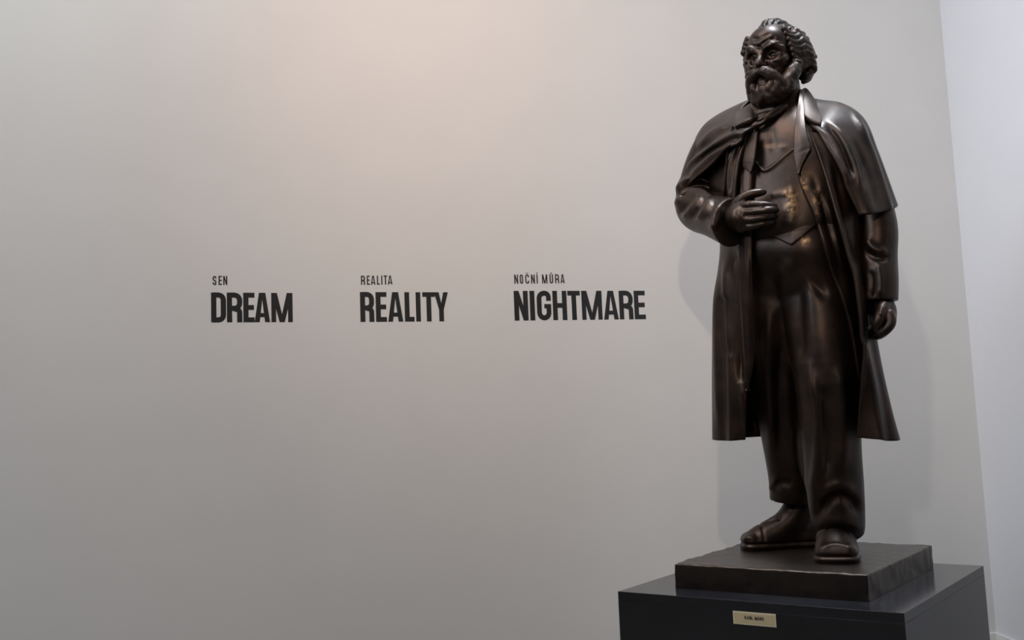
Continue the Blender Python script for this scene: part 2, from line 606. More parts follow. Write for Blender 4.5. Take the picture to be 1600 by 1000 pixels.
# ------------------------------------------------------------------ lettering
def path_strip(pts, s, r, closed=False, n=5):
    pts = [np.array(p, float) for p in pts]
    line = []
    N = len(pts)
    for i, p in enumerate(pts):
        if not closed and i in (0, N - 1):
            line.append(p); continue
        a, b = pts[i - 1], pts[(i + 1) % N]
        u, w = (a - p), (b - p)
        lu, lw = np.linalg.norm(u), np.linalg.norm(w); u, w = u / lu, w / lw
        rr = min(r, lu * .49, lw * .49)
        c0, c1 = p + u * rr, p + w * rr
        for k in range(n + 1):
            t = k / n
            line.append((1 - t) ** 2 * c0 + 2 * t * (1 - t) * (p * .75 + (c0 + c1) / 2 * .25) + t * t * c1)
    line = np.array(line)
    if closed: line = np.vstack([line, line[:1]])
    d = np.gradient(line, axis=0)
    if closed: d[0] = d[-1] = line[1] - line[-2]
    d /= np.linalg.norm(d, axis=1, keepdims=True) + 1e-9
    q = np.stack([-d[:, 1], d[:, 0]], 1) * s / 2
    return [[line[i] + q[i], line[i + 1] + q[i + 1], line[i + 1] - q[i + 1], line[i] - q[i]] for i in range(len(line) - 1)]


def rect(x0, y0, x1, y1):
    return [(x0, y0), (x1, y0), (x1, y1), (x0, y1)]


def glyph(ch, w, s):
    """convex pieces of a condensed block capital, height 1, width w, stem s"""
    h, t = s / 2, s * 0.95
    v = t / 2
    R_ = min(w * .42, .2)
    if ch == 'I': return [rect(0, 0, w, 1)]
    if ch == 'D': return [rect(0, 0, s, 1)] + path_strip([(h, 1 - v), (w - h, 1 - v), (w - h, v), (h, v)], s, R_)
    if ch == 'R':
        return [rect(0, 0, s, 1)] + path_strip([(h, 1 - v), (w - h, 1 - v), (w - h, .47), (h, .47)], s, R_ * .9) + \
               path_strip([(w * .5, .45), (w - h * 1.05, .42), (w - h, 0)], s, R_ * .9)
    if ch == 'E': return [rect(0, 0, s, 1), rect(0, 0, w, t), rect(0, 1 - t, w, 1), rect(0, .5 - v, w * .95, .5 + v)]
    if ch == 'L': return [rect(0, 0, s, 1), rect(0, 0, w, t)]
    if ch == 'T': return [rect(w / 2 - h, 0, w / 2 + h, 1), rect(0, 1 - t, w, 1)]
    if ch == 'H': return [rect(0, 0, s, 1), rect(w - s, 0, w, 1), rect(0, .5 - v, w, .5 + v)]
    if ch == 'A':
        c = w / 2; k = s * .62
        return [[(0, 0), (s * .98, 0), (c + k * .25, 1), (c - k, 1)], [(w - s * .98, 0), (w, 0), (c + k, 1), (c - k * .25, 1)],
                rect(w * .22, .17, w * .78, .17 + t * .85)]
    if ch == 'N': return [rect(0, 0, s, 1), rect(w - s, 0, w, 1), [(w - s * 1.02, 0), (w - s * .1, 0), (s * 1.02, 1), (s * .1, 1)]]
    if ch == 'M':
        c = w / 2
        return [rect(0, 0, s * .92, 1), rect(w - s * .92, 0, w, 1), [(c - s * .5, .0), (c + s * .36, .0), (s * 1.12, 1), (s * .1, 1)],
                [(c - s * .36, .0), (c + s * .5, .0), (w - s * .1, 1), (w - s * 1.12, 1)]]
    if ch == 'Y':
        c = w / 2
        return [rect(c - h, 0, c + h, .46), [(c - h, .4), (c + h * .6, .4), (s, 1), (0, 1)], [(c - h * .6, .4), (c + h, .4), (w, 1), (w - s, 1)]]
    if ch == 'X': return [[(0, 0), (s * 1.05, 0), (w, 1), (w - s * 1.05, 1)], [(w - s * 1.05, 0), (w, 0), (s * 1.05, 1), (0, 1)]]
    if ch == 'K': return [rect(0, 0, s, 1), [(s * .8, .32), (s * 1.3, .62), (w, 1), (w - s * 1.15, 1)], [(w - s * 1.15, 0), (w, 0), (s * 1.9, .66), (s * 1.1, .5)]]
    if ch == 'G':
        return path_strip([(w - h, .66), (w - h, 1 - v), (h, 1 - v), (h, v), (w - h, v), (w - h, .46)], s, R_) + [rect(w * .52, .55 - t * .9, w, .55)]
    if ch == 'S': return path_strip([(w - h, .70), (w - h, 1 - v), (h, 1 - v), (h, .52), (w - h, .48), (w - h, v), (h, v), (h, .30)], s, R_)
    if ch == 'O': return path_strip([(h, v), (h, 1 - v), (w - h, 1 - v), (w - h, v)], s, R_, closed=True)
    if ch == 'C': return path_strip([(w - h, .68), (w - h, 1 - v), (h, 1 - v), (h, v), (w - h, v), (w - h, .32)], s, R_)
    if ch == 'U': return path_strip([(h, 1), (h, v), (w - h, v), (w - h, 1)], s, R_)
    if ch == 'Č':
        c = w / 2
        return glyph('C', w, s) + [[(c - .03, 1.06), (c + .05, 1.06), (c - .09, 1.2), (c - .17, 1.2)], [(c - .05, 1.06), (c + .03, 1.06), (c + .17, 1.2), (c + .09, 1.2)]]
    if ch == 'Í': return [rect(0, 0, s, 1), [(0, 1.07), (.08, 1.07), (.17, 1.24), (.06, 1.24)]]
    if ch == 'Ů':
        c = w / 2
        return glyph('U', w, s) + path_strip([(c - .07, 1.05), (c - .07, 1.19), (c + .07, 1.19), (c + .07, 1.05)], .05, .08, closed=True)
    return []


def letter_mesh(pieces, origin, ax, ay, n, th):
    """convex flat pieces as thin prisms; ax/ay metres per unit"""
    v, f = [], []
    for pi_, P in enumerate(pieces):
        k = len(P); b = len(v)
        lift = th * (1 + 0.12 * (pi_ % 8))                   # overlapping strokes never share a plane
        for z in (0, lift):
            for (x, y) in P: v.append(origin + ax * x + ay * y + n * z)
        f.append(tuple(range(b, b + k))[::-1]); f.append(tuple(range(b + k, b + 2 * k)))
        for i in range(k):
            j = (i + 1) % k
            f.append((b + i, b + j, b + k + j, b + k + i))
    return v, f


WP = CORNER.copy()


def W(px, py):
    return on_plane(px, py, WP, WN)


def word(label, letters, base, top, stem, group):
    """letters: (char, x0, x1) in photo pixels; base/top: ((x, y), (x, y)) lines"""
    by = lambda x: np.interp(x, [base[0][0], base[1][0]], [base[0][1], base[1][1]])
    ty = lambda x: np.interp(x, [top[0][0], top[1][0]], [top[0][1], top[1][1]])
    xm = (base[0][0] + base[1][0]) / 2
    hgt = W(xm, ty(xm))[2] - W(xm, by(xm))[2]
    root = empty('wall_lettering', tuple(W(letters[0][1], by(letters[0][1]))), label, 'lettering', group)
    for ch, x0, x1 in letters:
        p, q = W(x0, by(x0)), W(x1, by(x1))
        wid = np.linalg.norm(q - p) / hgt
        v, f = letter_mesh(glyph(ch, wid, stem), p + WN * 0.0002, (q - p) / np.linalg.norm(q - p) * hgt, UPV * hgt, WN, 0.0004)
        o = make_mesh('letter', v, f, M_INK, root, smooth=False)
        fix_normals(o)


def L7(s, spans): return [(c, 310 + a * .2625, 310 + b * .2625) for c, (a, b) in zip(s, spans)]
def L8(s, spans): return [(c, 780 + a * .15625, 780 + b * .15625) for c, (a, b) in zip(s, spans)]


BIG, SMALL = 'bold black English words on the wall', 'small black Czech words on the wall'
word('large bold black word DREAM stuck on the pale wall', L7('DREAM', [(76, 165), (170, 262), (268, 335), (335, 427), (435, 562)]),
     ((330, 503.6), (457, 503.2)), ((330, 457.6), (457, 457.2)), .172, BIG)
word('large bold black word REALITY stuck on the pale wall', L7('REALITY', [(965, 1048), (1058, 1123), (1130, 1220), (1230, 1287), (1297, 1325), (1337, 1412), (1407, 1490)]),
     ((563, 503), (700, 502)), ((563, 457), (700, 456)), .168, BIG)
word('large bold black word NIGHTMARE stuck on the wall beside the statue', L8('NIGHTMARE', [(155, 295), (313, 362), (383, 525), (542, 683), (693, 817), (832, 1035), (1050, 1197), (1207, 1345), (1357, 1468)]),
     ((804, 501), (1009, 498.7)), ((804, 455.3), (1009, 453.4)), .172, BIG)
word('small thin black word SEN above the word DREAM', L7('SEN', [(85, 107), (120, 140), (148, 172)]),
     ((332, 445.2), (356, 445)), ((332, 431.2), (356, 431)), .135, SMALL)
word('small thin black word REALITA above the word REALITY', L7('REALITA', [(968, 992), (1003, 1021), (1027, 1054), (1063, 1080), (1089, 1096), (1103, 1125), (1128, 1155)]),
     ((564, 445), (613, 444.5)), ((564, 430.8), (613, 430.4)), .135, SMALL)
word('small thin black words NOČNÍ MŮRA above the word NIGHTMARE', L8('NOČNÍMŮRA', [(152, 190), (207, 240), (262, 300), (320, 358), (375, 385), (430, 483), (505, 540), (560, 600), (615, 655)]),
     ((804, 443.3), (883, 442.6)), ((804, 429), (883, 428.6)), .135, SMALL)

# nameplate on the pedestal front
PN = np.array([pa[1], -pa[0], 0])
if PN @ (CAM - np.array([*PA, 1])) < 0: PN = -PN
PF = lambda x, y: on_plane(x, y, np.array([*PB, 0.5]), PN)
c4 = [PF(1146.5, 974.3), PF(1213.5, 980.2), PF(1212.6, 959.6), PF(1146, 954.3)]
ux = (c4[1] - c4[0]); ux[2] = 0; pwid = np.linalg.norm(ux); ux /= pwid
phgt = (c4[3] - c4[0])[2]; po = c4[0]
def plate_part(name, x0, y0, x1, y1, z0, z1, mat, parent):
    v, f = letter_mesh([rect(x0, y0, x1, y1)], po + PN * z0, ux, UPV, PN, z1 - z0)
    o = make_mesh(name, v, f, mat, parent, smooth=False); fix_normals(o); return o
np_ = plate_part('nameplate', 0, 0, pwid, phgt, 0.0, 0.002, M_PLATE_EDGE, ped)
np_['label'] = 'small brass nameplate with black engraved lettering'
plate_part('plate_field', .005, .005, pwid - .005, phgt - .005, 0.002, 0.0025, M_PLATE, np_)
allv, allf = [], []
x = pwid * .275; hh = phgt * .25; y0 = phgt * .44
tw = pwid * .46
wd = [('K', .62), ('A', .68), ('R', .62), ('L', .5), (' ', .35), ('M', .8), ('A', .68), ('R', .62), ('X', .66)]
sc_ = tw / sum(k[1] + .12 for k in wd)
for ch, w_ in wd:
    if ch != ' ':
        v, f = letter_mesh(glyph(ch, w_, .2), po + PN * .0025 + ux * x + UPV * y0, ux * sc_, UPV * hh, PN, .0006)
        o_ = len(allv); allv += v; allf += [tuple(i + o_ for i in q) for q in f]
    x += (w_ + .12) * sc_
o = make_mesh('engraved_name', allv, allf, M_INK, np_, smooth=False); fix_normals(o)

# ------------------------------------------------------------------ the bronze statue
st = empty('statue', tuple(SC) + (PZ,), 'dark bronze statue of a bearded man in a caped overcoat, standing on the black pedestal', 'statue')
def B(s, t, z): return BC + BL * s + BF * t + UPV * (z - SZ)

# base slab: rough cast block
nb, nz = 90, 14
def rough_box(cx, cy, ax, ay, hw, hl, z0, z1, nx, ny, nz, amp, seed):
    vs, fs = [], []
    def face(o, u, v_, nu, nv):
        b = sum(len(k) for k in vs)
        i, j = np.meshgrid(np.linspace(0, 1, nv), np.linspace(0, 1, nu), indexing='ij')
        vs.append((o + u * j[..., None] + v_ * i[..., None]).reshape(-1, 3)); fs.append(grid_faces(nv, nu, b))
    c = np.array([cx, cy, 0]); A, Bv = np.array([*ax, 0]) * hw, np.array([*ay, 0]) * hl
    Z0, Z1 = UPV * z0, UPV * z1
    face(c - A - Bv + Z1, 2 * A, 2 * Bv, nx, ny)
    face(c - A - Bv + Z0, 2 * A, Z1 - Z0, nx, nz)
    face(c + A - Bv + Z0, 2 * Bv, Z1 - Z0, ny, nz)
    face(c + A + Bv + Z0, -2 * A, Z1 - Z0, nx, nz)
    face(c - A + Bv + Z0, -2 * Bv, Z1 - Z0, ny, nz)
    v, f = np.concatenate(vs), np.concatenate(fs)
    key = np.round(v * 1e5).astype(np.int64)
    _, first, inv = np.unique(key, axis=0, return_index=True, return_inverse=True)
    v = v[first]; f = inv.reshape(-1)[f]
    n = normals(v, f)
    d = vnoise(v * 9, seed) * amp + vnoise(v * 30, seed + 1) * amp * .6
    top = (v[:, 2] > z1 - 1e-4)
    edge = np.maximum(np.abs((v[:, :2] - c[:2]) @ np.array(ax)) / hw, np.abs((v[:, :2] - c[:2]) @ np.array(ay)) / hl)
    low = smoothstep(z0, z0 + .03, v[:, 2])
    amt = d * low
    amt = np.where(top & (edge < .97), d * .35, amt)
    v = v + n * amt[:, None]
    v[top & (edge > .99), 2] += vnoise(v[top & (edge > .99)] * 40, seed + 5) * amp * 1.1 - amp * .8
    return v, f
v, f = rough_box(SC[0], SC[1], sa, sb, SW / 2, SL / 2, PZ + .0005, SZ, 110, 110, 14, .0035, 3)
make_mesh('base_slab', v, f, M_SLAB, st)['label'] = 'rough-edged square bronze base slab'

# trunk with shirt front
def ring_loft(levels, nu, nv, p=2.3):
    P = []
    for (py, xl, xr, tf, tb) in levels:
        a, b = V(xl, py, 0), V(xr, py, 0)
        zc = (a[2] + b[2]) / 2; sl, sr = (a - BC) @ BL, (b - BC) @ BL
        row = []
        for k in range(nu):
            an = 2 * math.pi * k / nu
            ca, sn = math.cos(an), math.sin(an)
            x = math.copysign(abs(ca) ** (2 / p), ca); y = math.copysign(abs(sn) ** (2 / p), sn)
            row.append(B((sl + sr) / 2 + (sr - sl) / 2 * x, y * (tf if y > 0 else tb), zc))
        P.append(row)
    g = cr1(np.array(P), nv)
    v = g.reshape(-1, 3)
    i = np.arange(nv * nu).reshape(nv, nu); j = np.roll(i, -1, 1)
    f = np.stack([i[:-1], i[1:], j[1:], j[:-1]], -1).reshape(-1, 4)
    cap0, cap1 = g[0].mean(0), g[-1].mean(0)
    v = np.vstack([v, cap0, cap1])
    e0 = np.stack([i[0], j[0], np.full(nu, nv * nu), np.full(nu, nv * nu)], 1)
    e1 = np.stack([j[-1], i[-1], np.full(nu, nv * nu + 1), np.full(nu, nv * nu + 1)], 1)
    return v, f, (e0[:, :3], e1[:, :3])
tv, tf_, caps = ring_loft([(150, 1178, 1258, .085, .10), (180, 1168, 1270, .11, .13), (205, 1130, 1310, .145, .16), (235, 1112, 1332, .17, .18),
                           (275, 1112, 1334, .188, .19), (320, 1128, 1330, .205, .18), (365, 1140, 1326, .215, .17), (390, 1152, 1320, .185, .17), (412, 1146, 1318, .15, .14), (435, 1165, 1300, .10, .10)], 160, 150)
n_ = normals(tv, tf_)
if ((CAM - tv[:-2]) * n_[:-2]).sum(1).max() < 0 or n_[75 * 160 + 40] @ BF < 0: tf_ = tf_[:, ::-1]
tv = sculpt(tv, tf_, [('r', 5, -.006, [(1204, 196), (1207, 215), (1210, 240)]), ('r', 5, .004, [(1192, 236), (1210, 231), (1230, 233)]), ('r', 5, -.002, [(1195, 226), (1212, 224), (1230, 224)])])
make_mesh('shirt_front', tv, [tuple(q) for q in tf_] + [tuple(q) for c in caps for q in c], M_BRONZE, st)

# trousers
F = Field(B(-.55, 0, 0) * 0 + np.array([0.55, 3.9, 0.94]), np.array([1.75, 5.2, 2.25]), .0065)
Lc = [V(1272, 425, .0), V(1284, 520, .04), V(1294, 610, .05), V(1299, 690, .05), V(1305, 765, .045), V(1311, 832, .02)]
Rc = [V(1196, 425, .0), V(1206, 520, -.01), V(1218, 610, -.06), V(1228, 690, -.11), V(1237, 750, -.15), V(1240, 800, -.17)]
F.chain(Lc, [.148, .134, .120, .108, .104, .094], k=.02, n=26)
FR = Field(F.lo, F.lo + F.h, F.h); FR.n = F.n; FR.F = np.full(F.n, 1.0, np.float32)
FR.chain(Rc, [.150, .136, .110, .092, .088, .090], k=.02, n=26)
FR.half(V(1204, 779, -.165), -UPV - BL * .12, .008)
F.mix((slice(0, FR.n[0]), slice(0, FR.n[1]), slice(0, FR.n[2])), FR.F, .02, 'add')
F.chain([V(1218, 392, .045), V(1260, 392, .045)], [.166, .166], k=.06)
F.half(V(1311, 838, .02), -UPV + BF * -.25, k=.012)
for c, r in ((Lc[-1], .085), (Rc[-1], .072)): pass
v, f = F.mesh(2)
trouser_strokes = [
    ('r', 14, -.022, [(1244, 430), (1246, 500), (1250, 570)]),
    ('r', 9, .018, [(1262, 560), (1278, 640), (1278, 720), (1270, 790)]), ('r', 7, -.012, [(1290, 600), (1294, 680), (1292, 750)]),
    ('r', 10, .012, [(1312, 560), (1318, 660), (1318, 740)]),
    ('r', 8, -.020, [(1274, 814), (1288, 788), (1312, 776), (1335, 786), (1348, 812)]), ('r', 13, -.008, [(1284, 796), (1312, 790), (1342, 796)]), ('r', 8, .007, [(1274, 822), (1296, 816), (1322, 816), (1348, 824)]),
    ('r', 7, .007, [(1284, 770), (1310, 758), (1338, 768)]), 
    ('r', 8, .012, [(1205, 470), (1200, 560), (1204, 650), (1208, 730)]), ('r', 8, -.012, [(1222, 520), (1218, 620), (1222, 720)]),
    ('r', 10, .012, [(1238, 660), (1244, 730), (1262, 772)]), ('r', 7, -.012, [(1204, 762), (1220, 754), (1240, 756)]), ('r', 5, .008, [(1203, 768), (1210, 756), (1216, 742)]),
    ('r', 10, .012, [(1232, 400), (1226, 440), (1214, 500)]), ('r', 8, -.010, [(1240, 395), (1262, 430), (1296, 470)]),
]
v = sculpt(v, f, trouser_strokes)
trous_v, trous_f = v, f
make_mesh('trousers', v, f, M_BRONZE, st)

# boots
def boot(toe, heel, width, height_to, name):
    """toe, heel on the slab top"""
    toe, heel = np.array(toe), np.array(heel)
    d = toe - heel; Ln = np.linalg.norm(d); d /= Ln; sd = np.cross(UPV, d)
    ax = [sd, d, UPV]
    F = Field(np.minimum(toe, heel) - np.array([.16, .16, .02]), np.maximum(toe, heel) + np.array([.16, .16, .34]), .0045)
    P = lambda x, y, z: heel + sd * x + d * y + UPV * z
    w = width / 2
    F.ell(P(0, Ln - w * 1.1, .025), (w, w * 1.0, .058), .02, ax)
    F.cap(P(-w * .48, Ln - w * .52, .024), P(w * .48, Ln - w * .52, .024), w * .5, w * .5, .02)
    F.cap(P(-w * .50, Ln - w * .45, .040), P(w * .50, Ln - w * .45, .040), w * .40, w * .40, .012)
    F.ell(P(0, Ln * .62, .035), (w * .98, Ln * .3, .075), .03, ax)
    F.ell(P(0, Ln * .25, .03), (w * .82, Ln * .26, .085), .03, ax)
    F.chain([P(0, Ln * .70, .055), P(0, Ln * .45, .10), P(0, Ln * .27, .20), P(0, Ln * .22, height_to)], [w * .72, w * .8, w * .86, w * .84], .03, 10)
    v, f = F.mesh(1)
    keep = v[:, 2]
    v[:, 2] = np.maximum(v[:, 2], SZ - .004)
    # flat toe cap, welt line and sole
    z = v[:, 2] - SZ
    rel = (v - heel)
    n = normals(v, f)
    welt = np.exp(-((z - .028) / .005) ** 2) * -.005 + smoothstep(.026, .018, z) * .006
    v += n * np.where(np.abs(n[:, 2]) < .8, welt, 0)[:, None]
    y = rel @ d
    cap = np.exp(-((y - (Ln - w * 1.25)) / .006) ** 2) * smoothstep(.02, .05, z) * -.003
    v += n * cap[:, None]
    return v, f
tL = G(1308, 882); dl = BL * .33 + BF * .94; dl /= np.linalg.norm(dl)
tR = G(1160, 859); dr = BL * -.80 + BF * .60; dr /= np.linalg.norm(dr)
v, f = boot(tL, tL - dl * .35, .162, .16, 'boot')
v = sculpt(v, f, [('r', 3, .004, [(1282, 858), (1300, 851), (1320, 853), (1336, 862)])])
make_mesh('boot', v, f, M_BRONZE, st)
v, f = boot(tR, tR - dr * .37, .130, .32, 'boot')
v = sculpt(v, f, [('r', 3.5, -.006, [(1198, 812), (1208, 808), (1222, 810)]), ('r', 3, .004, [(1155, 847), (1170, 840), (1184, 842)])])
make_mesh('boot', v, f, M_BRONZE, st)

# waistcoat and jacket fronts, laid over trunk and trousers
trunk_q = np.array([tuple(q) for q in tf_])
T0 = bvh([(tv, trunk_q), (trous_v, trous_f)])
def lay(name, top, bottom, nu, nv, lift, thick, strokes=(), smooth=8, mid=None, tree=None, label=None):
    g = patch(tree or T0, top, bottom, nu, nv, lift, smooth, mid)
    v, f = sheet(g, thick, strokes, flip=facing(g))
    o = make_mesh(name, v, f, M_BRONZE, st)
    return v, f
wst = lay('waistcoat', [(0, 1170, 244), (.30, 1196, 264), (.75, 1237, 233), (1, 1262, 216)], [(0, 1158, 352), (.42, 1206, 369), (.66, 1237, 384), (1, 1290, 340)], 90, 100, .009, .014,
          [('r', 3, .006, [(1181, 251), (1197, 266), (1237, 235)], 1), ('r', 9, .006, [(1232, 290), (1236, 325), (1230, 360)]), ('r', 5, .004, [(1204, 307), (1218, 303), (1232, 304)])])
T1 = bvh([(tv, trunk_q), (trous_v, trous_f), wst])
jr = lay('jacket_front', [(0, 1257, 194), (1, 1264, 194)], [(0, 1340, 592), (1, 1349, 592)], 40, 190, [.014, .034, .036, .034, .030, .025, .02, .012], .020,
         [('r', 7, .010, [(1290, 300), (1312, 400), (1330, 480)]), ('r', 5, -.006, [(1268, 270), (1290, 340), (1315, 420)]), ('r', 6, .006, [(1277, 290), (1279, 320), (1288, 350)])],
         12, [[(0, 1247, 240), (1, 1284, 240)], [(0, 1248, 285), (1, 1306, 285)], [(0, 1271, 345), (1, 1328, 345)], [(0, 1296, 425), (1, 1345, 425)], [(0, 1322, 500), (1, 1352, 500)]], T0)
jl = lay('jacket_front', [(0, 1152, 205), (1, 1183, 205)], [(0, 1140, 362), (1, 1172, 362)], 30, 90, .034, .020,
         [('r', 4, .006, [(1158, 265), (1157, 290), (1160, 315)])], 8, [[(0, 1144, 240), (1, 1181, 240)], [(0, 1140, 300), (1, 1177, 300)]], T0)
T2 = bvh([(tv, trunk_q), wst, jr, jl])
g = net([[(1250,140,.06),(1255,138,.04),(1258,136,.02)],[(1246,165,.12),(1252,162,.11),(1256,160,.10)],[(1242,190,.175),(1250,190,.175),(1258,190,.17)],
         [(1240,212,.207),(1250,211,.207),(1261,208,.197)],[(1239,236,.225),(1252,229,.222),(1266,225,.210)],[(1239,242,.228),(1252,236,.225),(1267,231,.213)],[(1240,248,.231),(1252,243,.229),(1263,239,.222)],[(1243,260,.236),(1249,257,.234),(1254,255,.231)],[(1246,272,.238),(1247,273,.238),(1248,271,.238)]], 24, 110)
v, f = sheet(g, .012, flip=facing(g)); make_mesh('lapel', v, f, M_BRONZE, st)
g = net([[(1183,204,.20),(1178,206,.198),(1172,206,.195)],[(1181,226,.222),(1170,228,.216),(1160,228,.205)],[(1179,244,.236),(1165,244,.227),(1152,245,.212)],[(1178,250,.239),(1164,251,.231),(1150,252,.216)],[(1177,255,.241),(1165,256,.233),(1154,256,.222)],[(1173,269,.245),(1172,269.5,.245),(1171,269,.243)]], 24, 60)
v, f = sheet(g, .012, flip=facing(g)); make_mesh('lapel', v, f, M_BRONZE, st)

# overcoat
coat_rows = [
 [(1166,210,.20),(1142,207,.16),(1108,215,0),(1150,200,-.15),(1220,195,-.19),(1290,195,-.17),(1345,205,-.02),(1300,205,.13),(1264,205,.165)],
 [(1151,260,.255),(1134,262,.19),(1112,265,0),(1150,260,-.17),(1222,260,-.22),(1300,255,-.19),(1352,260,-.02),(1318,262,.15),(1285,260,.205)],
 [(1147,325,.255),(1133,330,.19),(1120,330,0),(1155,330,-.17),(1222,330,-.21),(1295,330,-.19),(1350,330,-.01),(1332,330,.14),(1306,330,.215)],
 [(1160,390,.21),(1143,390,.15),(1125,390,0),(1160,390,-.17),(1222,390,-.21),(1295,390,-.19),(1349,390,0),(1340,390,.13),(1324,390,.205)],
 [(1160,470,.19),(1141,470,.13),(1116,470,0),(1160,470,-.19),(1228,470,-.23),(1300,465,-.21),(1358,470,0),(1354,470,.12),(1344,470,.195)],
 [(1165,560,.15),(1140,560,.12),(1113,560,0),(1160,560,-.22),(1235,560,-.26),(1310,555,-.24),(1373,560,0),(1364,560,.12),(1350,560,.18)],
 [(1167,640,.12),(1140,640,.12),(1113,640,0),(1165,638,-.24),(1240,636,-.28),(1320,632,-.26),(1392,640,0),(1370,640,.13),(1343,640,.17)],
 [(1166,687,.11),(1140,689,.12),(1114,687,0),(1180,683,-.25),(1245,678,-.29),(1325,676,-.27),(1405,687,0),(1376,687,.14),(1338,684,.16)]]
coat_strokes = [('r', 6, .012, [(1122, 420), (1120, 520), (1124, 680)]), ('r', 6, -.030, [(1146, 380), (1147, 470), (1152, 560), (1160, 615)]), ('r', 5, .012, [(1134, 400), (1134, 480), (1138, 560)]), ('r', 7, .010, [(1137, 560), (1140, 640), (1142, 688)], 1),
    ('r', 6, -.008, [(1128, 470), (1129, 580), (1131, 688)], 1), ('r', 5, .009, [(1158, 600), (1162, 650), (1164, 688)], 1),
    ('r', 7, .010, [(1352, 540), (1366, 610), (1378, 688)], 1), ('r', 6, -.009, [(1360, 520), (1380, 610), (1392, 688)], 1), ('r', 6, .008, [(1290, 240), (1312, 320), (1332, 400), (1348, 470)]),
    ('r', 6, -.010, [(1300, 260), (1322, 340), (1342, 420)]), ('r', 3, .012, [(1158, 212), (1144, 240), (1136, 270), (1130, 318)]), ('r', 2.5, -.016, [(1162, 214), (1150, 240), (1142, 270), (1138, 315)]), ('r', 3, -.014, [(1150, 216), (1136, 245), (1128, 280), (1122, 315)])]
g = net(coat_rows, 260, 280)
v, f = sheet(g, .014, coat_strokes, flip=facing(g[:, :40]))
make_mesh('overcoat', v, f, M_BRONZE, st)
g = net([[(1152,340,.232),(1163,340,.242),(1173,340,.236)],[(1153,382,.225),(1164,383,.235),(1175,384,.228)], [(1155,430,.225),(1166,430,.232),(1176,430,.222)], [(1158,490,.212),(1169,490,.218),(1179,490,.207)],
         [(1162,545,.195),(1172,545,.198),(1181,545,.187)], [(1165,585,.178),(1170,586,.18),(1175,585,.172)], [(1167,611,.165),(1168,612,.165),(1169,611,.163)]], 24, 110)
v, f = sheet(g, .022, [('r', 4, .004, [(1168, 390), (1170, 480), (1174, 560)])], flip=facing(g))
make_mesh('coat_facing', v, f, M_BRONZE, st)

# sleeves
def in_box(pts, pad): 
    P = np.array(pts); return P.min(0) - pad, P.max(0) + pad
def sleeve(pts, radii, strokes, h=.005, cut=None, name='sleeve'):
    lo, hi = in_box(pts, .16)
    F = Field(lo, hi, h); F.chain(pts, radii, .02, 24)
    if cut is not None: F.half(cut[0], cut[1], .004)
    v, f = F.mesh(2)
    v = sculpt(v, f, strokes)
    o = make_mesh(name, v, f, M_BRONZE, st); return v, f
cuffR = V(1145, 347, .285); aR = V(1100, 342, .10)
dR = (cuffR - aR) / np.linalg.norm(cuffR - aR)
slR = [V(1122, 218, -.03), V(1103, 262, -.01), V(1093, 305, .01), V(1093, 326, .05), V(1116, 336, .16), V(1143, 348, .27), V(1165, 358, .37)]
sleeve(slR, [.085, .088, .092, .092, .088, .090, .095], [
    ('r', 5, .020, [(1054, 306), (1072, 284), (1092, 280), (1122, 298)]), ('r', 4, -.020, [(1056, 314), (1078, 293), (1098, 290), (1122, 304)]),
    ('r', 5, .018, [(1054, 326), (1070, 304), (1092, 299), (1114, 306)]), ('r', 4, -.014, [(1060, 336), (1076, 318), (1090, 306)]),
    ('r', 5, .012, [(1066, 344), (1084, 322), (1098, 304)]), ('r', 4, -.012, [(1080, 344), (1094, 322), (1104, 306)]), ('r', 5, .012, [(1090, 346), (1104, 322), (1112, 308)]),
    ('r', 4, -.009, [(1102, 346), (1112, 326), (1118, 310)]), ('r', 6, .007, [(1108, 362), (1122, 340), (1126, 318)])], cut=(V(1143, 347, .272), dR * .55 + BL * .8 + BF * .05))
cuL = V(1374, 471, .065)
slL = [V(1318, 215, -.05), V(1352, 290, -.02), V(1371, 350, .01), V(1371, 400, .03), V(1373, 440, .055), V(1373, 475, .065), V(1373, 505, .07)]
sleeve(slL, [.082, .072, .070, .069, .067, .064, .064], [('r', 6, .010, [(1352, 372), (1366, 388), (1388, 394)]), ('r', 5, -.010, [(1350, 392), (1368, 402), (1392, 404)]), ('r', 5, .008, [(1372, 408), (1376, 440), (1374, 466)]),
    ('r', 5, -.008, [(1360, 420), (1362, 445), (1358, 468)])], cut=(cuL, -UPV + BF * .05), name='sleeve')

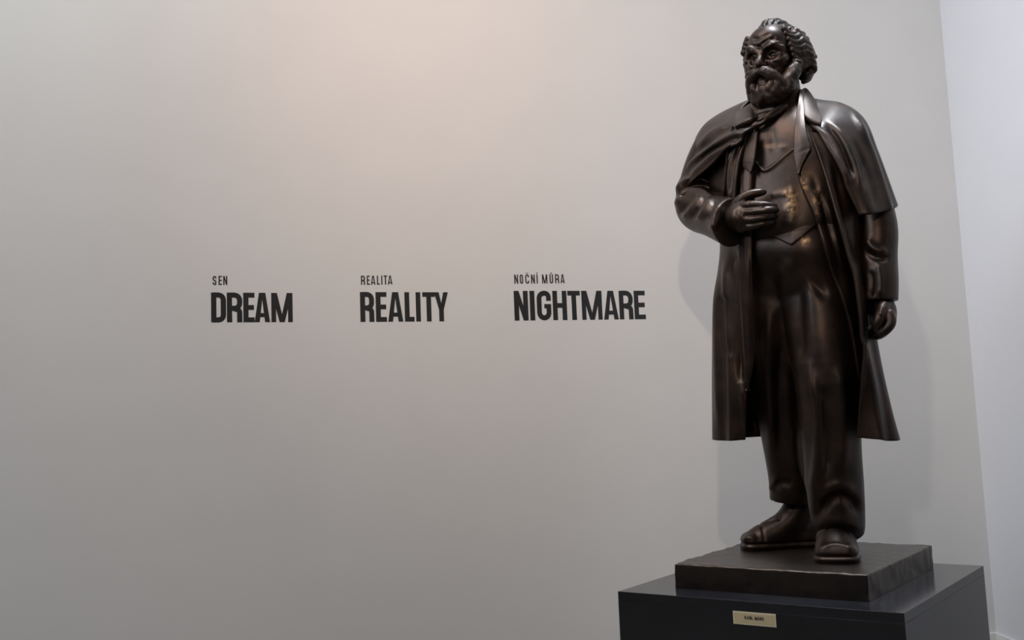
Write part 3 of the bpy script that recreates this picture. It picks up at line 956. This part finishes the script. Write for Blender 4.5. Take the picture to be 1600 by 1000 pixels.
# hands
def hand_right():
    lo, hi = in_box([V(1125, 300, .2), V(1125, 365, .2), V(1222, 300, .32), V(1222, 365, .32)], .07)
    F = Field(lo, hi, .0032)
    F.chain([V(1128, 344, .235), V(1146, 342, .272), V(1156, 340, .288)], [.045, .044, .046], .02)
    F.ell(V(1158, 338, .282), (.052, .030, .056), .03, [BL, BF, UPV])
    F.ell(V(1164, 352, .27), (.040, .028, .030), .02, [BL, BF, UPV])
    fr = [.0165, .0155, .014, .012]
    F.chain([V(1158, 322, .296), V(1172, 320, .306), V(1190, 320, .300), V(1203, 321, .284), V(1211, 322, .266)], fr + [.0105], .006, 14)
    F.chain([V(1158, 332, .30), V(1174, 331, .312), V(1193, 329, .305), V(1206, 328, .286), V(1214, 328, .264)], fr + [.0105], .006, 14)
    F.chain([V(1158, 343, .298), V(1174, 343, .308), V(1192, 340, .300), V(1205, 338, .280), V(1212, 338, .258)], fr + [.0105], .006, 14)
    F.chain([V(1160, 353, .288), V(1174, 354, .296), V(1190, 350, .288), V(1202, 348, .270), V(1209, 347, .252)], [.015, .014, .0125, .011, .0095], .006, 14)
    F.chain([V(1146, 328, .275), V(1156, 314, .288), V(1166, 306, .286), V(1180, 302, .272), V(1194, 300, .250)], [.022, .018, .0155, .0135, .0105], .012, 14)
    v, f = F.mesh(1)
    v = sculpt(v, f, [('r', 2.2, .003, [(1172, 316), (1175, 322)]), ('r', 2.2, .003, [(1190, 316), (1192, 324)]), ('r', 2, -.003, [(1160, 326), (1176, 326), (1200, 325)]),
                      ('r', 2, -.003, [(1160, 337), (1176, 337), (1204, 334)]), ('r', 2, -.003, [(1160, 348), (1176, 349), (1202, 344)]), ('r', 3, -.003, [(1150, 326), (1154, 340), (1156, 352)])])
    make_mesh('hand', v, f, M_BRONZE, st)
hand_right()


def hand_left():
    lo, hi = in_box([V(1360, 465, .0), V(1402, 535, .15)], .08)
    F = Field(lo, hi, .0032)
    F.chain([V(1375, 462, .06), V(1378, 478, .07)], [.046, .043], .02)
    F.ell(V(1383, 489, .078), (.042, .055, .050), .025, [BL, BF, UPV])
    F.ell(V(1381, 503, .080), (.038, .052, .036), .02, [BL, BF, UPV])
    for a in range(4):
        t = .120 - .028 * a
        k = [V(1390, 490 + a * .5, t), V(1392, 504, t + .006), V(1385, 515, t + .012), V(1375, 522 + a * .5, t + .010), V(1366, 525 + a * .5, t + .002)]
        F.chain(k, [.0185, .0180, .0165, .0145, .011], .006, 14)
    F.chain([V(1381, 478, .110), V(1377, 490, .136), V(1372, 503, .146), V(1367, 514, .142)], [.022, .0190, .0165, .012], .008, 12)
    v, f = F.mesh(1)
    v = sculpt(v, f, [('r', 3, .004, [(1378, 478), (1377, 486), (1376, 494)])])
    make_mesh('hand', v, f, M_BRONZE, st)
hand_left()

# shoulder cape
cape_rows = [
 [(1258,186,.13),(1272,172,.08),(1272,158,.02),(1262,150,-.06),(1222,140,-.12),(1180,150,-.08),(1158,170,0),(1160,182,.10),(1182,194,.175)],
 [(1276,206,.195),(1298,188,.14),(1316,162,0),(1300,165,-.14),(1222,160,-.19),(1150,168,-.13),(1112,186,0),(1132,200,.14),(1164,207,.235)],
 [(1301,243,.215),(1326,223,.15),(1351,186,0),(1325,200,-.17),(1222,200,-.23),(1130,200,-.16),(1090,209,0),(1108,226,.15),(1142,228,.245)],
 [(1320,285,.205),(1345,268,.15),(1373,237,-.01),(1345,245,-.18),(1222,245,-.25),(1115,240,-.17),(1077,248,-.01),(1090,256,.12),(1112,256,.20)],
 [(1343,336,.185),(1370,332,.145),(1404,322,-.01),(1370,325,-.19),(1222,320,-.27),(1105,300,-.18),(1058,292,-.01),(1064,297,.075),(1080,284,.13)]]
cape_strokes = [
    ('r', 5, .016, [(1268, 196), (1294, 216), (1312, 246), (1328, 290)]), ('r', 4, -.016, [(1284, 190), (1304, 208), (1320, 236), (1336, 280)]),
    ('r', 6, .010, [(1296, 190), (1318, 214), (1336, 252), (1350, 300)]), ('r', 5, -.008, [(1330, 214), (1346, 250), (1356, 300)]),
    ('r', 5, .013, [(1330, 170), (1354, 215), (1372, 262), (1388, 310), (1400, 350)]), ('r', 4, -.010, [(1352, 190), (1372, 236), (1388, 285), (1404, 340)]),
    ('r', 5, -.006, [(1344, 240), (1362, 290), (1372, 330)]),
    ('r', 5, .016, [(1176, 200), (1146, 212), (1112, 232), (1086, 252), (1064, 280)]), ('r', 5, -.018, [(1168, 206), (1138, 222), (1108, 238), (1082, 262)]),
    ('r', 5, .014, [(1160, 212), (1132, 232), (1104, 252), (1072, 286)]), ('r', 4, -.012, [(1150, 196), (1124, 206), (1100, 226), (1084, 242)]),
    ('r', 5, .006, [(1140, 196), (1112, 208), (1090, 232)])]
g = net(cape_rows, 300, 190)
fl_ = facing(g[:, :40])
v, f = sheet(g, .014, cape_strokes, flip=fl_)
make_mesh('cape', v, f, M_BRONZE, st)

# collar flaps
g = net([[(1254,138,.02),(1250,158,.075),(1246,182,.13)], [(1262,138,.0),(1258,158,.075),(1254,180,.15)], [(1276,158,.02),(1277,175,.105),(1268,187,.175)], [(1284,168,.02),(1286,182,.12),(1283,191,.185)]], 40, 40)
v, f = sheet(g, .026, [], flip=facing(g)); make_mesh('collar_flap', v, f, M_BRONZE, st)
g = net([[(1182,160,.03),(1183,172,.08),(1186,186,.13)], [(1174,160,.02),(1173,172,.09),(1177,185,.185)], [(1158,170,.04),(1158,181,.14),(1162,189,.21)], [(1150,177,.04),(1148,186,.14),(1147,196,.215)]], 40, 40)
v, f = sheet(g, .026, [], flip=facing(g)); make_mesh('collar_flap', v, f, M_BRONZE, st)

# cravat
lo, hi = in_box([V(1160, 205, .05), V(1262, 160, .26)], .06)
F = Field(lo, hi, .0035)
tilt = [BL * .82 + UPV * .57, BF, UPV * .82 - BL * .57]
F.ell(V(1178, 197, .172), (.030, .013, .016), .006, [BL * .94 + UPV * .34, BF, UPV * .94 - BL * .34])
F.ell(V(1189, 190, .172), (.026, .014, .018), .006, tilt)
F.chain([V(1192, 189, .165), V(1204, 181, .150), V(1216, 173, .125), V(1228, 167, .10)], [.015, .016, .016, .014], .008, 12)
F.chain([V(1180, 180, .09), V(1210, 172, .09), V(1240, 180, .08)], [.016, .018, .016], .02, 12)
v, f = F.mesh(1)
v = sculpt(v, f, [('r', 2, -.006, [(1176, 188), (1186, 190), (1196, 184)]), ('r', 2.5, -.006, [(1204, 182), (1212, 176), (1224, 168)]), ('r', 2, .004, [(1214, 174), (1232, 184), (1242, 192)])])
make_mesh('cravat', v, f, M_BRONZE, st)

# ------------------------------------------------------------------ head
az = math.radians(43)
HFa = np.array([-math.sin(az), -math.cos(az), 0]); HL = np.array([-HFa[1], HFa[0], 0])
pit = math.radians(4)
HF = math.cos(pit) * HFa - math.sin(pit) * UPV
HU = math.cos(pit) * UPV + math.sin(pit) * HFa
HO = V(1210, 90, .04)
def turn(f): return f[:, ::-1]
def to_world(v): return HO + v[:, :1] * HL + v[:, 1:2] * HF + v[:, 2:3] * HU

F = Field((-.16, -.19, -.34), (.16, .19, .17), .0032)
F.ell((0, -.025, .055), (.098, .128, .098), .02)
F.ell((0, .030, -.045), (.080, .082, .125), .05)
F.ell((0, .055, .060), (.078, .052, .055), .03)
for sg in (-1, 1):
    F.cap((sg * .012, .113, .010), (sg * .050, .108, .031), .0135, .0145, .012)
    F.cap((sg * .050, .108, .031), (sg * .080, .080, .010), .0145, .012, .012)
    F.ell((sg * .062, .066, -.034), (.028, .030, .026), .03)
    F.ell((sg * .043, .116, -.010), (.031, .034, .021), .010, op='cut')
    F.ell((sg * .043, .074, -.008), (.020, .017, .016), .004)
    F.cap((sg * .024, .092, -.004), (sg * .043, .094, .003), .0045, .005, .004)
    F.cap((sg * .043, .094, .003), (sg * .064, .080, -.004), .005, .0045, .004)
    F.cap((sg * .026, .090, -.015), (sg * .044, .091, -.020), .004, .004, .005)
    F.cap((sg * .044, .091, -.020), (sg * .063, .079, -.015), .004, .004, .005)
    F.ell((sg * .017, .118, -.050), (.012, .016, .012), .008)
    F.ell((sg * .102, -.012, -.012), (.012, .024, .036), .012)
F.chain([(0, .103, .014), (0, .112, -.004), (0, .126, -.026), (0, .137, -.043)], [.012, .0105, .0115, .0135], .010, 12)
F.ell((0, .136, -.047), (.0155, .015, .0135), .008)
for sg in (-1, 1): F.ell((sg * .009, .129, -.060), (.006, .008, .006), .004, op='cut')
F.ell((0, .100, -.112), (.026, .016, .011), .012)
F.chain([(0, -.03, -.08), (0, -.04, -.20), (0, -.045, -.33)], [.075, .076, .085], .03)
v, f = F.mesh(1)
v = to_world(v); f = turn(f)
face_strokes = [
    ('r', 3.2, -0.0058, [(1172, 58), (1184, 61), (1196, 57), (1206, 52)]), ('r', 3.4, 0.0058, [(1170, 66), (1182, 69), (1194, 62), (1208, 55)]), ('r', 2.6, -0.0046, [(1190, 70), (1200, 63), (1214, 58)]),
    ('r', 2.0, 0.0046, [(1190, 77), (1202, 71), (1216, 66), (1224, 71), (1229, 80)]), ('r', 2.0, 0.0039, [(1165, 75), (1173, 74), (1183, 78)]), ('r', 2.2, -0.0052, [(1185, 71), (1188, 76), (1189, 82)]),
    ('r', 3, -0.0039, [(1198, 98), (1206, 106), (1214, 112)]), ('r', 2.4, 0.0032, [(1206, 95), (1218, 93), (1228, 88)]), ('r', 3, 0.0039, [(1228, 84), (1231, 90), (1227, 96)]),
    ('r', 2.5, -0.0039, [(1172, 84), (1176, 94), (1174, 104)]), ('r', 2, 0.0026, [(1168, 88), (1170, 98), (1174, 108)])]
v = sculpt(v, f, face_strokes)
make_mesh('head', v, f, M_BRONZE, st)

rng = np.random.default_rng(7)

def strands(v, flow, amp, freq, seed, mask=None):
    """ridged locks running along 'flow' (a function of local points giving a phase)"""
    ph = flow(v)
    d = amp * (np.abs(np.sin(ph * freq)) ** .7 * 2 - 1)
    return d

# hair: swept back from a high forehead, thick and curling over the ears
F = Field((-.19, -.22, -.16), (.19, .14, .20), .0033)
F.ell((0, -.045, .052), (.098, .116, .098), .01)
def lock(pts, r0, r1, k=.0035):
    n = len(pts); F.chain(pts, np.interp(np.linspace(0, 1, 3 if n == 3 else n), [0, .35, 1], [r0 * .6, r0, r1]), k, 12)
for sg in (-1, 1):
    # top locks from the hairline
    for i in range(6):
        x = sg * (.008 + .0165 * i)
        y0 = .074 - .012 * i - (.010 if sg < 0 else 0); z0 = .118 - .0028 * i * i
        j = rng.normal(0, .003, 3)
        lock([(x, y0, z0 + j[0]), (x * 1.05, y0 - .04, .148 - .0030 * i * i + j[1]), (x * 1.12 + j[2], y0 - .11, .146 - .0036 * i * i), (x * 1.15, y0 - .175, .100 - .004 * i * i)], .0135, .011)
    # side locks sweeping back over the ears
    out = .010 if sg < 0 else 0
    for i in range(7):
        z = .085 - .024 * i
        y0 = .045 - .003 * i + out; x = sg * (.080 + .0055 * min(i, 4) + out * .6)
        j = rng.normal(0, .005, 5)
        bulge = -.010 + .034 * math.sin(min(1, i / 4) * math.pi / 2) + out
        lock([(x, y0, z + .014), (sg * (.102 + bulge * .6), y0 - .03, z - .004 + j[0]), (sg * (.110 + bulge), y0 - .065, z + .008 + j[1]), (sg * (.110 + bulge), y0 - .10, z - .012 + j[2]), (sg * (.100 + bulge * .7), y0 - .135, z - .002 + j[3]), (sg * .075, y0 - .165, z - .02)], .0165, .0135)
        lock([(sg * (.106 + bulge), y0 - .05, z + .004), (sg * (.122 + bulge), y0 - .075 + j[4], z - .006), (sg * (.120 + bulge), y0 - .095, z - .022), (sg * (.106 + bulge), y0 - .085, z - .032)], .012, .007)
    for i in range(5):                                  # curls at the nape and behind the ears
        a = i / 4
        c = np.array([sg * (.120 + out - .05 * a), -.045 + out - .06 * a, -.060 - .012 * a])
        lock([c + (sg * .004, .02, .03), c + (sg * .016, -.005, .010), c + (sg * .014, -.015, -.018), c + (sg * -.004, .002, -.034)], .018, .011)
        lock([c + (sg * .002, -.015, .035), c + (sg * .014, -.03, .012), c + (sg * .006, -.022, -.02)], .016, .010)
    F.ell((sg * .092, -.055, .01), (.026, .085, .075), .02)
for i in range(1, 5):                                   # temple locks on the far side
    z = .108 - .017 * i
    lock([(-.066 - .009 * i, .070 - .006 * i, z), (-.086 - .008 * i, .045, z + .006), (-.104 - .006 * i, .010, z - .004), (-.112 - .004 * i, -.03, z - .014)], .013, .011)
for i in range(9):
    x = -.088 + .022 * i
    lock([(x, -.135 + abs(x) * .3, .07), (x * 1.1, -.165 + abs(x) * .4, .01), (x * 1.1, -.15 + abs(x) * .3, -.055), (x, -.13, -.085)], .017, .010)
F.ell((0, .118, .02), (.085, .085, .084), .008, op='cut')
for sg in (-1, 1): F.ell((sg * .085, .075, -.06), (.03, .055, .065), .008, op='cut')
v, f = F.mesh(1)
ph = v[:, 2] * 1.0 + np.abs(v[:, 0]) * .9 + .35 * v[:, 1] + .014 * vnoise(v * 26, 4)
n = normals(v, f)
v = v + n * (.0006 * np.sin(ph * 2 * math.pi / .0105) + .003 * vnoise(v * 34, 9) + .0012 * vnoise(v * 80, 10))[:, None]
v = to_world(v)
make_mesh('hair', v, turn(f), M_HAIR, st)['label'] = 'thick swept-back hair with curling locks'

# beard
F = Field((-.14, -.06, -.27), (.14, .20, .02), .0032)
F.ell((0, .082, -.165), (.062, .056, .058), .02)
F.ell((0, .045, -.150), (.075, .060, .065), .03)
for sg in (-1, 1): F.ell((sg * .034, .070, -.178), (.042, .046, .036), .02)
for sg in (-1, 1):
    F.chain([(sg * .099, .016, -.058), (sg * .096, .028, -.080), (sg * .086, .046, -.115), (sg * .062, .068, -.160)], [.016, .022, .028, .034], .02, 10)
    for i in range(5):
        a = i / 4
        p = np.array([sg * (.101 - .012 * a), .018 + .03 * a, -.052 - .06 * a])
        F.chain([p + (0, .016, .012), p + (sg * .016, .004, .004), p + (sg * .020, -.010, -.004), p + (sg * .012, -.026, -.016)], [.006, .0095, .010, .007], .0025, 10)
F.ell((0, .122, -.120), (.022, .014, .011), .006)
F.ell((0, .108, -.148), (.040, .026, .028), .012)
for i in range(26):                                     # curled tufts
    a = rng.uniform(-1, 1); b = rng.uniform(0, 1)
    x = a * .062 * (1 - .35 * b); z = -.132 - .058 * b
    y = .078 + .05 * math.sqrt(max(0, 1 - (a * .9) ** 2)) * (1 - .25 * b * b)
    tw = rng.uniform(-.012, .012)
    F.chain([(x, y - .006, z + .018), (x + tw, y + .006, z), (x + tw * .3, y + .002, z - .018), (x - tw, y - .012, z - .028)], [.008, .0125, .011, .006], .006, 8)
v, f = F.mesh(1)
n = normals(v, f)
ph = v[:, 0] * 1.2 + .010 * vnoise(v * 26, 12) + .2 * v[:, 2]
v = v + n * (.0006 * np.sin(ph * 2 * math.pi / .011) + .0045 * vnoise(v * 42, 3))[:, None]
make_mesh('beard', to_world(v), turn(f), M_HAIR, st)

# moustache
F = Field((-.13, .03, -.21), (.13, .20, -.03), .003)
for sg in (-1, 1):
    F.chain([(sg * .004, .130, -.070), (sg * .024, .134, -.082), (sg * .048, .122, -.100), (sg * .068, .102, -.124), (sg * .082, .084, -.152)], [.014, .019, .020, .017, .010], .008, 16)
    F.chain([(sg * .008, .134, -.078), (sg * .030, .134, -.096), (sg * .052, .118, -.118), (sg * .064, .104, -.142)], [.009, .012, .012, .007], .006, 14)
v, f = F.mesh(1)
n = normals(v, f)
ph = np.abs(v[:, 0]) * .75 + v[:, 2] + .004 * vnoise(v * 30, 5)
v = v + n * (.0007 * np.sin(ph * 2 * math.pi / .0095) + .0025 * vnoise(v * 50, 8))[:, None]
make_mesh('moustache', to_world(v), turn(f), M_HAIR, st)
